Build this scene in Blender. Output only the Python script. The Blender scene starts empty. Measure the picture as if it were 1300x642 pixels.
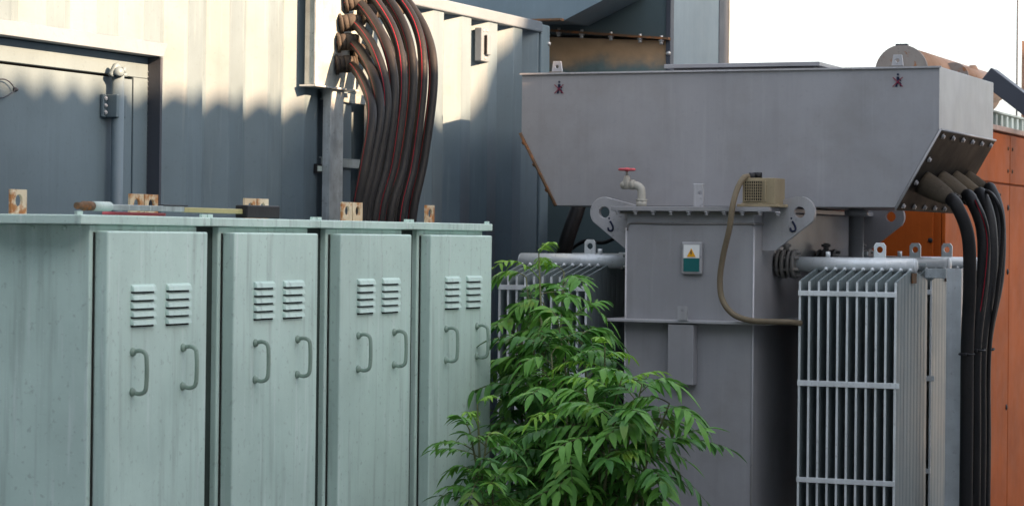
import bpy, bmesh, math, random
from mathutils import Vector, Matrix
random.seed(7)
S = bpy.context.scene
COL = S.collection
# ------------------------------------------------------------------ camera
F = 3100.0; YAW = .3988; PIT = .00803; ROL = .01092; CX = 650.; CY = 276.; CH = 1.55
fw = Vector((-math.sin(YAW)*math.cos(PIT), math.cos(YAW)*math.cos(PIT), math.sin(PIT)))
r0 = Vector((math.cos(YAW), math.sin(YAW), 0)); d0 = -(r0.cross(fw))
rr = math.cos(ROL)*r0 - math.sin(ROL)*d0; dd = math.sin(ROL)*r0 + math.cos(ROL)*d0
def ray(px, py): return rr*((px-CX)/F) + dd*((py-CY)/F) + fw
def AX(px, py, x):
    d = ray(px, py); t = x/d.x; return Vector((x, d.y*t, CH+d.z*t))
def AY(px, py, y):
    d = ray(px, py); t = y/d.y; return Vector((d.x*t, y, CH+d.z*t))
cam = bpy.data.cameras.new('camera'); co = bpy.data.objects.new('camera', cam); COL.objects.link(co)
m = Matrix((( rr.x, -dd.x, -fw.x, 0), (rr.y, -dd.y, -fw.y, 0), (rr.z, -dd.z, -fw.z, CH), (0, 0, 0, 1)))
co.matrix_world = m
cam.sensor_width = 36; cam.lens = 36*F/1300; cam.shift_y = -45/1300
cam.clip_start = .1; cam.clip_end = 600
cam.dof.use_dof = True; cam.dof.focus_distance = 8.3; cam.dof.aperture_fstop = 9
S.camera = co
# ------------------------------------------------------------------ materials
def newmat(name):
    mt = bpy.data.materials.new(name); mt.use_nodes = True
    nt = mt.node_tree; b = nt.nodes['Principled BSDF']
    return mt, nt, b
def noise(nt, vec, scale, detail=4, rough=.55):
    n = nt.nodes.new('ShaderNodeTexNoise'); n.inputs['Scale'].default_value = scale
    n.inputs['Detail'].default_value = detail; n.inputs['Roughness'].default_value = rough
    nt.links.new(vec, n.inputs['Vector']); return n.outputs['Fac']
def ramp(nt, fac, a, b_):
    r = nt.nodes.new('ShaderNodeMapRange'); r.inputs['From Min'].default_value = a; r.inputs['From Max'].default_value = b_
    r.interpolation_type = 'SMOOTHSTEP'; r.clamp = True
    nt.links.new(fac, r.inputs['Value']); return r.outputs['Result']
def mul(nt, a, k):
    r = nt.nodes.new('ShaderNodeMath'); r.operation = 'MULTIPLY'; nt.links.new(a, r.inputs[0])
    if isinstance(k, (int, float)): r.inputs[1].default_value = k
    else: nt.links.new(k, r.inputs[1])
    return r.outputs[0]
def mix(nt, fac, c1, c2):
    n = nt.nodes.new('ShaderNodeMix'); n.data_type = 'RGBA'
    nt.links.new(fac, n.inputs['Factor'])
    for i, c in ((6, c1), (7, c2)):
        if isinstance(c, tuple): n.inputs[i].default_value = (*c, 1)
        else: nt.links.new(c, n.inputs[i])
    return n.outputs[2]
def sc(c, k): return tuple(min(1, max(0, v*k)) for v in c)
def paint(name, col, rough=.45, metal=0., var=.18, streak=.12, speck=.12, rust=0., dirt=0., dirtcol=(.20, .15, .10),
          bump=.06, light=None, rscale=24, rc=((.10, .035, .012), (.42, .17, .06)), vscale=2.2, spec=.32, coat=0, stretch=(28, 28, 1.6), bigbump=0):
    mt, nt, b = newmat(name)
    tc = nt.nodes.new('ShaderNodeTexCoord'); oi = nt.nodes.new('ShaderNodeObjectInfo')
    mp = nt.nodes.new('ShaderNodeVectorMath'); mp.operation = 'ADD'
    k = nt.nodes.new('ShaderNodeVectorMath'); k.operation = 'SCALE'; k.inputs[0].default_value = (11, 7, 5)
    nt.links.new(oi.outputs['Random'], k.inputs['Scale'])
    nt.links.new(tc.outputs['Object'], mp.inputs[0]); nt.links.new(k.outputs[0], mp.inputs[1])
    v = mp.outputs[0]
    st = nt.nodes.new('ShaderNodeVectorMath'); st.operation = 'MULTIPLY'; st.inputs[1].default_value = stretch
    nt.links.new(v, st.inputs[0]); sv = st.outputs[0]
    c = mix(nt, ramp(nt, noise(nt, v, vscale, 5), .3, .7), sc(col, 1-var), sc(col, 1+var))
    if streak:
        c = mix(nt, mul(nt, ramp(nt, noise(nt, sv, 1., 4), .5, .75), min(1, streak*3)), c, sc(col, .62))
        c = mix(nt, mul(nt, ramp(nt, noise(nt, sv, 1.7, 3), .56, .74), min(1, streak*2.4)), c, light or sc(col, 1.5))
    if speck:
        c = mix(nt, mul(nt, ramp(nt, noise(nt, v, 60, 3), .60, .72), speck*3), c, sc(col, .45))
        c = mix(nt, mul(nt, ramp(nt, noise(nt, v, 140, 2), .66, .74), speck*2), c, sc(col, 1.6))
    if dirt:
        c = mix(nt, mul(nt, ramp(nt, noise(nt, v, 3.1, 6, .65), .42, .72), dirt), c, dirtcol)
    if rust:
        rc = mix(nt, noise(nt, v, 60, 4), rc[0], rc[1])
        c = mix(nt, ramp(nt, noise(nt, v, rscale, 6, .7), .66-rust*.4, .75-rust*.35), c, rc)
    nt.links.new(c, b.inputs['Base Color'])
    rn = nt.nodes.new('ShaderNodeMapRange'); rn.inputs['To Min'].default_value = rough*.8; rn.inputs['To Max'].default_value = min(1, rough*1.3)
    nt.links.new(noise(nt, v, 9, 4), rn.inputs['Value']); nt.links.new(rn.outputs[0], b.inputs['Roughness'])
    b.inputs['Metallic'].default_value = metal; b.inputs['Specular IOR Level'].default_value = spec
    if bump:
        bp = nt.nodes.new('ShaderNodeBump'); bp.inputs['Strength'].default_value = bump; bp.inputs['Distance'].default_value = .01
        nt.links.new(noise(nt, v, 90, 3), bp.inputs['Height'])
        if bigbump:
            b2 = nt.nodes.new('ShaderNodeBump'); b2.inputs['Strength'].default_value = bigbump; b2.inputs['Distance'].default_value = .05
            nt.links.new(noise(nt, v, 3.2, 2), b2.inputs['Height']); nt.links.new(bp.outputs[0], b2.inputs['Normal'])
            nt.links.new(b2.outputs[0], b.inputs['Normal'])
        else: nt.links.new(bp.outputs[0], b.inputs['Normal'])
    return mt
M = {}
M['cont'] = paint('container_paint', (.114, .158, .190), .33, var=.12, streak=.10, speck=.06, bump=.03, light=(.22, .27, .29), bigbump=.0, spec=.4)
M['contdoor'] = paint('container_door_paint', (.112, .155, .186), .42, var=.10, streak=.05, speck=.06, bump=.03, bigbump=.12)
M['green'] = paint('cabinet_green_paint', (.57, .725, .655), .42, var=.08, streak=.22, speck=.12, bump=.03, light=(.76, .85, .82), dirt=.32, dirtcol=(.40, .54, .49), bigbump=.06)
M['grey'] = paint('transformer_grey_paint', (.305, .306, .322), .32, var=.07, streak=.05, speck=.03, bump=.03, dirt=.4, dirtcol=(.215, .205, .195), bigbump=.14)
M['greydirty'] = paint('dusty_grey_paint', (.20, .195, .19), .6, var=.2, streak=.1, speck=.1, dirt=.85, dirtcol=(.20, .155, .105))
M['greylight'] = paint('light_grey_metal', (.42, .42, .44), .42, metal=.2, var=.12, streak=.1, speck=.15, dirt=.3, dirtcol=(.26, .23, .19))
M['galv'] = paint('galvanised_steel', (.52, .57, .59), .4, metal=.3, var=.18, streak=.15, speck=.15, vscale=14, dirt=.2, dirtcol=(.22, .25, .26))
M['galvdirty'] = paint('weathered_galvanised_steel', (.36, .41, .41), .5, metal=.35, var=.22, streak=.25, speck=.2, vscale=9, dirt=.4, dirtcol=(.19, .19, .17))
M['alu'] = paint('silver_paint', (.74, .78, .80), .33, metal=.2, var=.10, streak=.1, speck=.12, vscale=10, dirt=.15, dirtcol=(.4, .38, .34))
M['fin'] = paint('radiator_fin_paint', (.25, .30, .31), .42, metal=.25, var=.10, streak=.16, speck=.05)
M['rustplate'] = paint('rusty_white_plate', (.60, .50, .36), .7, rscale=17, rust=.47, rc=((.24, .085, .025), (.50, .23, .085)), bump=.25, dirt=.5, dirtcol=(.42, .22, .10))
M['orange'] = paint('orange_paint', (.41, .088, .014), .6, var=.15, streak=.1, speck=.05, dirt=.35, dirtcol=(.27, .055, .012), spec=.12, bigbump=.05)
M['orangelip'] = paint('faded_pink_lip_paint', (.52, .36, .30), .6, dirt=.3)
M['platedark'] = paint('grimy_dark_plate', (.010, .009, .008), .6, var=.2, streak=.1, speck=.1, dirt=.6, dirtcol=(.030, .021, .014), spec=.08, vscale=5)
M['boot'] = paint('dust_covered_rubber_boot', (.085, .070, .054), .85, var=.3, streak=0, speck=.2, dirt=.9, dirtcol=(.13, .10, .068), bump=.2, spec=.1)
M['handle'] = paint('weathered_green_rod', (.27, .36, .30), .45, var=.2, streak=0, speck=.2, dirt=.3, dirtcol=(.16, .18, .13))
M['tan'] = paint('ochre_stained_panel', (.20, .19, .17), .6, var=.2, streak=.0, speck=.1, dirt=.9, dirtcol=(.42, .25, .13))
M['tanbox'] = paint('tan_enamel', (.33, .27, .17), .5, var=.15, dirt=.4, dirtcol=(.17, .12, .07))
M['conduit'] = paint('dusty_brown_hose', (.15, .12, .078), .6, var=.2, streak=.05, dirt=.4, dirtcol=(.12, .09, .06))
M['rubber'] = paint('black_rubber', (.011, .011, .012), .45, var=.3, streak=.0, speck=.2, dirt=.25, dirtcol=(.045, .036, .028), bump=.15, spec=.2)
M['dustrubber'] = paint('dusty_rubber', (.035, .03, .027), .7, var=.3, streak=.0, speck=.2, dirt=.6, dirtcol=(.11, .085, .06), bump=.2)
M['redline'] = paint('red_cable_stripe', (.34, .010, .026), .6, var=.25, streak=0, speck=0)
M['red'] = paint('red_enamel', (.55, .10, .12), .6, var=.2, streak=0, dirt=.3)
M['black'] = paint('black_paint', (.018, .018, .02), .5, var=.2, streak=0)
M['dark'] = paint('dark_opening', (.006, .006, .007), .9, var=.1, streak=0, speck=0)
M['gapshade'] = paint('dark_green_gap_shade', (.030, .045, .038), .7, var=.2)  # shade colour for the gaps between cabinets
M['seam'] = paint('dark_seam_sealant', (.02, .018, .016), .7, var=.2, streak=0, speck=0)
M['bolt'] = paint('zinc_bolt', (.55, .55, .54), .35, metal=.7, var=.2, streak=0, dirt=.3)
M['rail'] = paint('container_rail_paint', (.128, .160, .195), .45, var=.1, streak=.05, speck=.08)
M['housing'] = paint('generator_blue_grey_paint', (.145, .20, .235), .4, var=.08, streak=.06, speck=.03, bigbump=.05)
M['housingdark'] = paint('generator_dark_teal_paint', (.065, .095, .105), .45, var=.1, streak=.04, speck=.03)
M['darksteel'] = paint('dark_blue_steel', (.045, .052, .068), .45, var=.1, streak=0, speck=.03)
M['brownrust'] = paint('rusty_edge', (.14, .085, .05), .8, rust=.4, streak=0)
M['muffler'] = paint('heat_browned_steel', (.33, .19, .12), .55, metal=.2, var=.2, streak=.05, rust=.22, dirt=.3, dirtcol=(.40, .27, .18))
M['mufflerend'] = paint('heat_browned_end_steel', (.24, .21, .19), .55, metal=.2, var=.2, streak=.05, rust=.2)
M['palegreen'] = paint('pale_green_plastic', (.52, .62, .58), .5)
M['white'] = paint('white_print', (.78, .79, .78), .5, var=.04, streak=0, speck=.03)
M['teal'] = paint('teal_print', (.01, .12, .12), .5, var=.05, streak=0, speck=0)
M['yellow'] = paint('yellow_print', (.78, .38, .02), .5, var=.04, streak=0, speck=0)
M['ink'] = paint('blue_black_ink', (.012, .018, .05), .6, var=.1, streak=0, speck=0)
M['maroon'] = paint('maroon_ink', (.22, .02, .05), .6, var=.15, streak=0, speck=.1)
M['wood'] = paint('yellowed_fibreglass', (.40, .36, .17), .5, var=.15)
M['pipegrey'] = paint('oily_grey_pipe', (.38, .37, .33), .5, var=.15, dirt=.4, dirtcol=(.20, .17, .12), rust=.05)
M['ground'] = paint('dusty_concrete', (.24, .225, .20), .85, var=.2, streak=0, speck=.2, bump=.3, vscale=.6, dirt=.5, dirtcol=(.16, .14, .11))
M['shedwall'] = paint('shed_cement_wall', (.6, .6, .6), .8, var=.12, streak=.08)
M['roof'] = paint('shed_roof_sheet', (.30, .31, .32), .5, metal=.2)
M['tank'] = paint('pale_blocker_paint', (.4, .42, .43), .5)  # paint of the added shadow blocker behind the shed
M['bark'] = paint('shrub_stem', (.12, .13, .06), .8, streak=0)
def stainmat():
    mt = paint('ochre_stained_panel', (.10, .145, .145), .6, var=.15, streak=.1, speck=.1); nt = mt.node_tree; b = nt.nodes['Principled BSDF']
    src = b.inputs['Base Color'].links[0].from_socket
    tc = nt.nodes.new('ShaderNodeTexCoord'); sp = nt.nodes.new('ShaderNodeSeparateXYZ'); nt.links.new(tc.outputs['Object'], sp.inputs[0])
    a = nt.nodes.new('ShaderNodeMath'); a.operation = 'MULTIPLY_ADD'; nt.links.new(noise(nt, tc.outputs['Object'], 7, 5), a.inputs[0]); a.inputs[1].default_value = .16
    nt.links.new(sp.outputs['Z'], a.inputs[2])
    f = ramp(nt, a.outputs[0], 2.45, 2.55)
    oc = mix(nt, noise(nt, tc.outputs['Object'], 14, 5), (.30, .18, .09), (.55, .35, .19))
    c = mix(nt, mul(nt, f, .9), src, oc); nt.links.new(c, b.inputs['Base Color']); return mt
M['tan'] = stainmat()
def leafmat(name, c1, c2, tr):
    mt, nt, b = newmat(name)
    g = nt.nodes.new('ShaderNodeNewGeometry')
    tc = nt.nodes.new('ShaderNodeTexCoord')
    c = mix(nt, g.outputs['Random Per Island'], c1, c2)
    c = mix(nt, mul(nt, ramp(nt, noise(nt, tc.outputs['Object'], 35, 3), .5, .75), .4), c, sc(c2, 1.3))
    c = mix(nt, mul(nt, ramp(nt, noise(nt, tc.outputs['Object'], 9, 4), .6, .72), .55), c, (c2[0]*2.2, c2[1]*1.15, c2[2]*.8))
    nt.links.new(c, b.inputs['Base Color']); b.inputs['Roughness'].default_value = .45; b.inputs['Specular IOR Level'].default_value = .3
    t = nt.nodes.new('ShaderNodeBsdfTranslucent'); nt.links.new(c, t.inputs['Color'])
    ms = nt.nodes.new('ShaderNodeMixShader'); ms.inputs[0].default_value = tr
    nt.links.new(b.outputs[0], ms.inputs[1]); nt.links.new(t.outputs[0], ms.inputs[2])
    nt.links.new(ms.outputs[0], nt.nodes['Material Output'].inputs['Surface']); return mt
M['leaf'] = leafmat('dark_green_leaf', (.036, .135, .026), (.080, .22, .040), .22)
M['leafmid'] = leafmat('mid_green_leaf', (.085, .25, .04), (.16, .36, .06), .28)
M['leafnew'] = leafmat('young_yellow_green_leaf', (.17, .36, .035), (.28, .50, .06), .35)
# ------------------------------------------------------------------ mesh builder
def crom(pts, n=10):
    P = [Vector(p) for p in pts]; P = [P[0]*2-P[1]] + P + [P[-1]*2-P[-2]]; out = []
    for i in range(1, len(P)-2):
        for k in range(n):
            t = k/n; a, b, c, d = P[i-1], P[i], P[i+1], P[i+2]
            out.append(.5*((2*b)+(c-a)*t+(2*a-5*b+4*c-d)*t*t+(3*b-a-3*c+d)*t**3))
    out.append(P[-2]); return out
class MB:
    def __init__(s): s.v = []; s.f = []; s.m = []; s.sm = []
    def add(s, vs, fs, mi=0, smooth=False):
        o = len(s.v); s.v += [Vector(v) for v in vs]
        for f in fs: s.f.append([o+i for i in f]); s.m.append(mi); s.sm.append(smooth)
        return s
    def box(s, x0, x1, y0, y1, z0, z1, mi=0):
        x0, x1 = sorted((x0, x1)); y0, y1 = sorted((y0, y1)); z0, z1 = sorted((z0, z1))
        vs = [(x, y, z) for z in (z0, z1) for y in (y0, y1) for x in (x0, x1)]
        return s.add(vs, [(0, 2, 3, 1), (4, 5, 7, 6), (0, 1, 5, 4), (2, 6, 7, 3), (0, 4, 6, 2), (1, 3, 7, 5)], mi)
    def prism(s, poly, axis, a, b, mi=0, smooth=False):
        # poly in the two remaining axes, extruded along axis from a to b
        def mk(p, t):
            if axis == 'x': return (t, p[0], p[1])
            if axis == 'y': return (p[0], t, p[1])
            return (p[0], p[1], t)
        n = len(poly); vs = [mk(p, a) for p in poly]+[mk(p, b) for p in poly]
        fs = [tuple(range(n)), tuple(range(2*n-1, n-1, -1))]
        s.add(vs, fs, mi)
        o = len(s.v)-2*n
        for i in range(n):
            j = (i+1) % n; s.f.append([o+i, o+n+i, o+n+j, o+j]); s.m.append(mi); s.sm.append(smooth)
        return s
    def ringplate(s, outer, c, r, axis, a, b, mi=0, n=24):
        # plate with outline 'outer' (list of 2d) and a round hole
        ang = [2*math.pi*i/n for i in range(n)]
        def hit(t):
            dx, dy = math.cos(t), math.sin(t); best = None
            for i in range(len(outer)):
                p = outer[i]; q = outer[(i+1) % len(outer)]; ex, ey = q[0]-p[0], q[1]-p[1]
                den = dx*ey-dy*ex
                if abs(den) < 1e-12: continue
                u = ((p[0]-c[0])*ey-(p[1]-c[1])*ex)/den; w = ((p[0]-c[0])*dy-(p[1]-c[1])*dx)/den
                if u > 0 and -1e-6 <= w <= 1+1e-6 and (best is None or u > best): best = u
            return (c[0]+dx*best, c[1]+dy*best)
        for p in outer: ang.append(math.atan2(p[1]-c[1], p[0]-c[0]) % (2*math.pi))
        ang = sorted(set(round(t, 6) for t in ang)); n = len(ang)
        O = [hit(t) for t in ang]; I = [(c[0]+r*math.cos(t), c[1]+r*math.sin(t)) for t in ang]
        def mk(p, t):
            if axis == 'x': return (t, p[0], p[1])
            if axis == 'y': return (p[0], t, p[1])
            return (p[0], p[1], t)
        vs = [mk(p, t) for t in (a, b) for L in (O, I) for p in L]; fs = []
        for i in range(n):
            j = (i+1) % n
            fs += [(i, j, n+j, n+i), (2*n+i, 3*n+i, 3*n+j, 2*n+j), (i, 2*n+i, 2*n+j, j), (n+i, n+j, 3*n+j, 3*n+i)]
        return s.add(vs, fs, mi)
    def tube(s, pts, r, n=12, mi=0, stripe=None, caps=True, rf=None, up=None):
        P = [Vector(p) for p in pts]; T = []
        for i in range(len(P)):
            a = P[max(0, i-1)]; b = P[min(len(P)-1, i+1)]; T.append((b-a).normalized())
        u = Vector(up) if up else Vector((0, 0, 1)) if abs(T[0].z) < .9 else Vector((1, 0, 0))
        nrm = (u-T[0]*u.dot(T[0])).normalized(); o = len(s.v)
        for i, p in enumerate(P):
            nrm = (nrm-T[i]*nrm.dot(T[i])).normalized(); bi = T[i].cross(nrm)
            q = rf(i/(len(P)-1)) if rf else 1
            for k in range(n):
                t = 2*math.pi*k/n; s.v.append(p+(nrm*math.cos(t)+bi*math.sin(t))*r*q)
        for i in range(len(P)-1):
            for k in range(n):
                j = (k+1) % n
                s.f.append([o+i*n+k, o+i*n+j, o+(i+1)*n+j, o+(i+1)*n+k])
                s.m.append(1 if stripe and k in stripe else mi); s.sm.append(True)
        if caps:
            s.f.append([o+k for k in range(n)][::-1]); s.m.append(mi); s.sm.append(False)
            s.f.append([o+(len(P)-1)*n+k for k in range(n)]); s.m.append(mi); s.sm.append(False)
        return s
    def cyl(s, a, b, r, n=20, mi=0, r2=None):
        return s.tube([a, b], r, n, mi, rf=(lambda t: 1+(r2/r-1)*t) if r2 else None)
    def hexbolt(s, c, axis, r, h, mi=0):
        c = Vector(c); d = Vector(axis).normalized(); s.cyl(c, c+d*h*.35, r*1.45, 14, mi); s.cyl(c+d*h*.35, c+d*h, r, 6, mi); return s
    def dome(s, c, axis, r, h, n=12, mi=0):
        c = Vector(c); d = Vector(axis).normalized()
        s.tube([c+d*h*math.sin(t) for t in (0, .3, .6, .9, 1.2, 1.5)], r, n, mi, rf=lambda q: max(.05, math.cos(q*1.5)))
        return s
    def build(s, name, mats, parent=None, bevel=0, label=None, cat=None, group=None, kind=None, off=None, segs=2):
        if not isinstance(mats, (list, tuple)): mats = [mats]
        O = Vector((0, 0, 0))
        if off is not None: O = Vector(off)
        elif parent is not None:
            p = parent
            while p.parent: p = p.parent
            O = Vector(p['_o']) if '_o' in p else Vector((0, 0, 0))
        me = bpy.data.meshes.new(name); own = (parent is None and off is None)
        if own:
            xs = [v.x for v in s.v]; ys = [v.y for v in s.v]; zs = [v.z for v in s.v]
            O = Vector(((min(xs)+max(xs))/2, (min(ys)+max(ys))/2, min(zs)))
        me.from_pydata([tuple(v-O) for v in s.v], [], s.f)
        for mm in mats: me.materials.append(M[mm])
        me.polygons.foreach_set('material_index', s.m); me.polygons.foreach_set('use_smooth', s.sm); me.update()
        bm = bmesh.new(); bm.from_mesh(me); bmesh.ops.recalc_face_normals(bm, faces=bm.faces); bm.to_mesh(me); bm.free()
        o = bpy.data.objects.new(name, me); COL.objects.link(o)
        if own: o.location = O; o['_o'] = tuple(O)
        if parent: o.parent = parent
        if bevel:
            bv = o.modifiers.new('bevel', 'BEVEL'); bv.width = bevel; bv.segments = segs; bv.limit_method = 'ANGLE'; bv.angle_limit = math.radians(50 if name != 'side_wall' else 25)
            bv.harden_normals = False
        tag(o, label, cat, group, kind); return o
def tag(o, label=None, cat=None, group=None, kind=None):
    for k, v in (('label', label), ('category', cat), ('group', group), ('kind', kind)):
        if v: o[k] = v
    return o
def thing(name, loc, label, cat, group=None):
    o = bpy.data.objects.new(name, None); COL.objects.link(o); o.location = loc; o['_o'] = tuple(loc); o.empty_display_size = .1
    return tag(o, label, cat, group)
def copy_tree(o, parent=None, dloc=None):
    c = o.copy(); COL.objects.link(c); c.parent = parent
    if dloc is not None: c.location = Vector(o.location)+Vector(dloc)
    for ch in list(o.children): copy_tree(ch, c)
    return c
# ------------------------------------------------------------------ ground
MB().add([(-150, -60, 0), (150, -60, 0), (150, 250, 0), (-150, 250, 0)], [(0, 1, 2, 3)]).build('ground', 'ground', off=(0, 0, 0), kind='structure')
# ------------------------------------------------------------------ container
A = -4.4; PW = .2954
Y1 = AX(686, 60, A).y; Y0 = Y1-6.06; ZR = AX(605, 9.5, A).z
cont = thing('shipping_container', (A-1.2, (Y0+Y1)/2, 0), 'blue grey corrugated shipping container with a side door, behind the green cabinets', 'container')
yDR = AX(203, 100, A).y; yDL = Y0+.55
pA = AX(203, 71, A+.03); zHB = pA.z; zHT = AX(150, 46.5, A).z
def corr(y0, y1, z0, z1):
    ph = AX(557, 90, A).y - .055          # centre of an outer flat
    prof = []
    k = math.floor((y0-ph)/PW)-1
    while ph+k*PW < y1+PW:
        b = ph+k*PW
        prof += [(b, 0), (b+.105, 0), (b+.135, -.054), (b+.215, -.054)]
        k += 1
    def xat(y):
        for p, q in zip(prof, prof[1:]):
            if p[0] <= y <= q[0]: return p[1]+(q[1]-p[1])*(y-p[0])/(q[0]-p[0])
        return 0
    pts = [(y0, xat(y0))]+[p for p in prof if y0 < p[0] < y1]+[(y1, xat(y1))]
    mb = MB(); vs = []
    for y, x in pts: vs += [(A+x, y, z0), (A+x, y, z1)]
    mb.add(vs, [(2*i, 2*i+2, 2*i+3, 2*i+1) for i in range(len(pts)-1)])
    return mb
railh = .052
corr(yDR, Y1-.02, .16, ZR-railh+.01).build('side_wall', 'cont', cont, bevel=.004, segs=3)
w2 = corr(Y0+.12, yDR, zHT, ZR-railh+.01); w2.build('side_wall', 'cont', cont, bevel=.004, segs=3)
corr(Y0+.12, yDL, .16, zHT).build('side_wall', 'cont', cont)
MB().box(A-.06, A+.012, Y0, Y1-.0, ZR-railh, ZR).build('top_rail', 'rail', cont, bevel=.006)
MB().box(A-.08, A+.01, Y0, Y1, .02, .16).build('bottom_rail', 'rail', cont, bevel=.005)
MB().box(A-.12, A+.006, Y1-.0+.002, Y1+.11, 0.02, ZR-.01).build('corner_post', 'housing', cont, bevel=.008)
MB().box(A-.12, A+.006, Y0-.0, Y0+.12, 0.02, ZR-railh-.002).build('corner_post', 'housing', cont, bevel=.008)
MB().box(A-2.44, A-.062, Y0, Y1, ZR-.04, ZR-.012).build('roof', 'housing', cont)
MB().box(A-2.44, A-.125, Y0, Y0+.05, .16, ZR-.045).build('end_wall', 'cont', cont)
MB().box(A-2.44, A-.125, Y1-.05, Y1, .16, ZR-.045).build('end_wall', 'cont', cont)
MB().box(A-2.5, A-2.445, Y0, Y1, .05, ZR-.01).build('back_wall', 'cont', cont)
# door surround: header drip + recess
RD = .046
h = MB(); y_a = yDL-.03; y_b = AX(213, 55, A).y
h.add([(A+.001, y_a, zHT), (A+.001, y_b, zHT), (A+.014, y_a, zHB), (A+.014, yDR, zHB), (A-RD, y_a, zHB), (A-RD, yDR, zHB), (A-RD, y_a, zHT), (A-RD, yDR, zHT)],
      [(0, 2, 3, 1), (2, 4, 5, 3), (4, 6, 7, 5), (0, 6, 4, 2), (1, 3, 5, 7), (0, 1, 7, 6)])
h.build('door_header', 'rail', cont, bevel=.002)
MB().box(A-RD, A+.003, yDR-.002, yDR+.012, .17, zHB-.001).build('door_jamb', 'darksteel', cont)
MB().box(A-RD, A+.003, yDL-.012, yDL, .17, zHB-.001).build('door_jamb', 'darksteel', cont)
yS = AY(170, 150, 7).y
pS = AX(170, 98, A-RD); ySeam = pS.y; zSeam = pS.z
fr = MB().box(A-RD-.03, A-RD, yDL+.001, yDR-.003, zSeam, zHB-.002).box(A-RD-.03, A-RD, ySeam, yDR-.003, .17, zSeam-.001)
fr.build('door_frame', 'contdoor', cont, bevel=.002)
MB().box(A-RD-.045, A-RD-.035, yDL+.02, yDR-.01, .17, zHB-.02).build('door_gasket', 'seam', cont)
door = MB().box(A-RD-.028, A-RD-.002, yDL+.02, ySeam-.007, .18, zSeam-.009).build('door', 'contdoor', cont, bevel=.002)
# weld beads along reveal
wb = MB()
z = .9
while z < zHB-.05:
    wb.dome((A-RD+.001, yDR-.006, z), (1, -1, 0), .0028, .002, 6); z += .017
wb.build('weld_bead', 'rail', cont)
# hinge bar + bracket
hp = AX(150, 93, A-RD+.035)
hb = MB().tube([(hp.x, hp.y, .3), (hp.x, hp.y, hp.z)], .021, 16); hb.build('hinge_bar', 'contdoor', cont)
b1 = AX(141, 120, A-RD+.02); b2 = AX(150, 150, A-RD+.02)
MB().box(A-RD+.0, A-RD+.05, b1.y-.012, b1.y+.05, b2.z, b1.z).box(A-RD+.0, A-RD+.012, b1.y-.035, b1.y-.0125, b2.z, b1.z).build('hinge_bracket', 'contdoor', cont, bevel=.003)
for f_ in (.2, .5, .8): MB().dome((A-RD+.013, b1.y-.023, b2.z+(b1.z-b2.z)*f_), (1, 0, 0), .008, .008).build('rivet', 'greylight', cont)
kn = MB().tube(crom([(hp.x-.01, hp.y-.03, hp.z-.012), (hp.x, hp.y-.015, hp.z+.022), (hp.x, hp.y+.005, hp.z+.012)], 6), .011, 10)
kn.dome((hp.x+.01, hp.y-.015, hp.z+.0), (.6, -.4, .7), .02, .02, 12)
kn.hexbolt((hp.x, hp.y+.034, hp.z-.01), (0, 0, 1), .010, .032)
kn.build('hinge_bolt', 'contdoor', cont)
# wire catch on door (left)
q = [AX(x_, y_, A-RD+.012) for x_, y_ in ((-6, 101), (6, 101), (14, 106), (18.5, 114), (14, 119), (4, 124), (-6, 125))]
hd = MB().tube(crom(q, 5), .0022, 6); hd.dome(AX(18.5, 114, A-RD), (1, 0, 0), .008, .014); hd.build('door_latch_wire', 'darksteel', door)
# small vent on wall
v1 = AX(611, 35, A+.002); v2 = AX(613, 78, A+.002)
vn = MB().box(A-.03, A+.005, v1.y, v1.y+.085, v2.z, v1.z).box(A+.0055, A+.02, v1.y+.032, v1.y+.075, v2.z+.03, v1.z-.03)
vn.build('wall_vent', 'rail', cont, bevel=.004)
MB().box(A+.0055, A+.018, v1.y+.026, v1.y+.0315, v2.z+.035, v1.z-.035).build('vent_slot', 'dark', cont)
for dz, dy in ((-.012, .02), (-.012, .06), (v2.z-v1.z+.014, .04)):
    MB().dome((A+.006, v1.y+dy, v1.z+dz), (1, 0, 0), .005, .004).build('vent_screw', 'bolt', cont)
MB().dome((A+.006, AX(695, 56, A).y, AX(695, 56, A).z), (1, 0, 0), .012, .012).build('post_bolt', 'bolt', cont)
# ------------------------------------------------------------------ cable stand with gland box + cables
XF = A+.056
g1 = AX(398, 107, XF); g2 = AX(452, 107, XF)
stand = thing('cable_entry_stand', (XF, (g1.y+g2.y)/2, 0), 'galvanised strut stand carrying a flat gland box against the container wall', 'cable stand')
MB().box(XF-.040, XF, g1.y, g2.y, g1.z, g1.z+.62).build('gland_box', 'galvdirty', stand, bevel=.002)
MB().box(XF-.06, XF+.012, g1.y-.004, g2.y+.004, g1.z-.008, g1.z-.001).box(XF+.0015, XF+.010, g1.y-.003, g1.y+.012, g1.z, g1.z+.62).build('box_flange', 'galv', stand, bevel=.001)
s1 = AX(415, 200, XF-.02); s2 = AX(432, 200, XF-.02)
def strut(mb, y0, y1, z0, z1, x0, x1):
    mb.box(x0, x1, y0, y0+.004, z0, z1).box(x0, x1, y1-.004, y1, z0, z1).box(x1-.004, x1-.0001, y0+.004, y1-.004, z0, z1); return mb
strut(MB(), s1.y, s2.y, 0, g1.z-.009, XF-.040, XF-.008).build('upright', 'galv', stand, bevel=.001)
dy = AX(470, 200, XF-.1).y-AX(415, 200, XF-.1).y
strut(MB(), s1.y+dy, s2.y+dy, 0, g1.z-.009, XF-.0535, XF-.0415).build('upright', 'galv', stand, bevel=.001)
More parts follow.
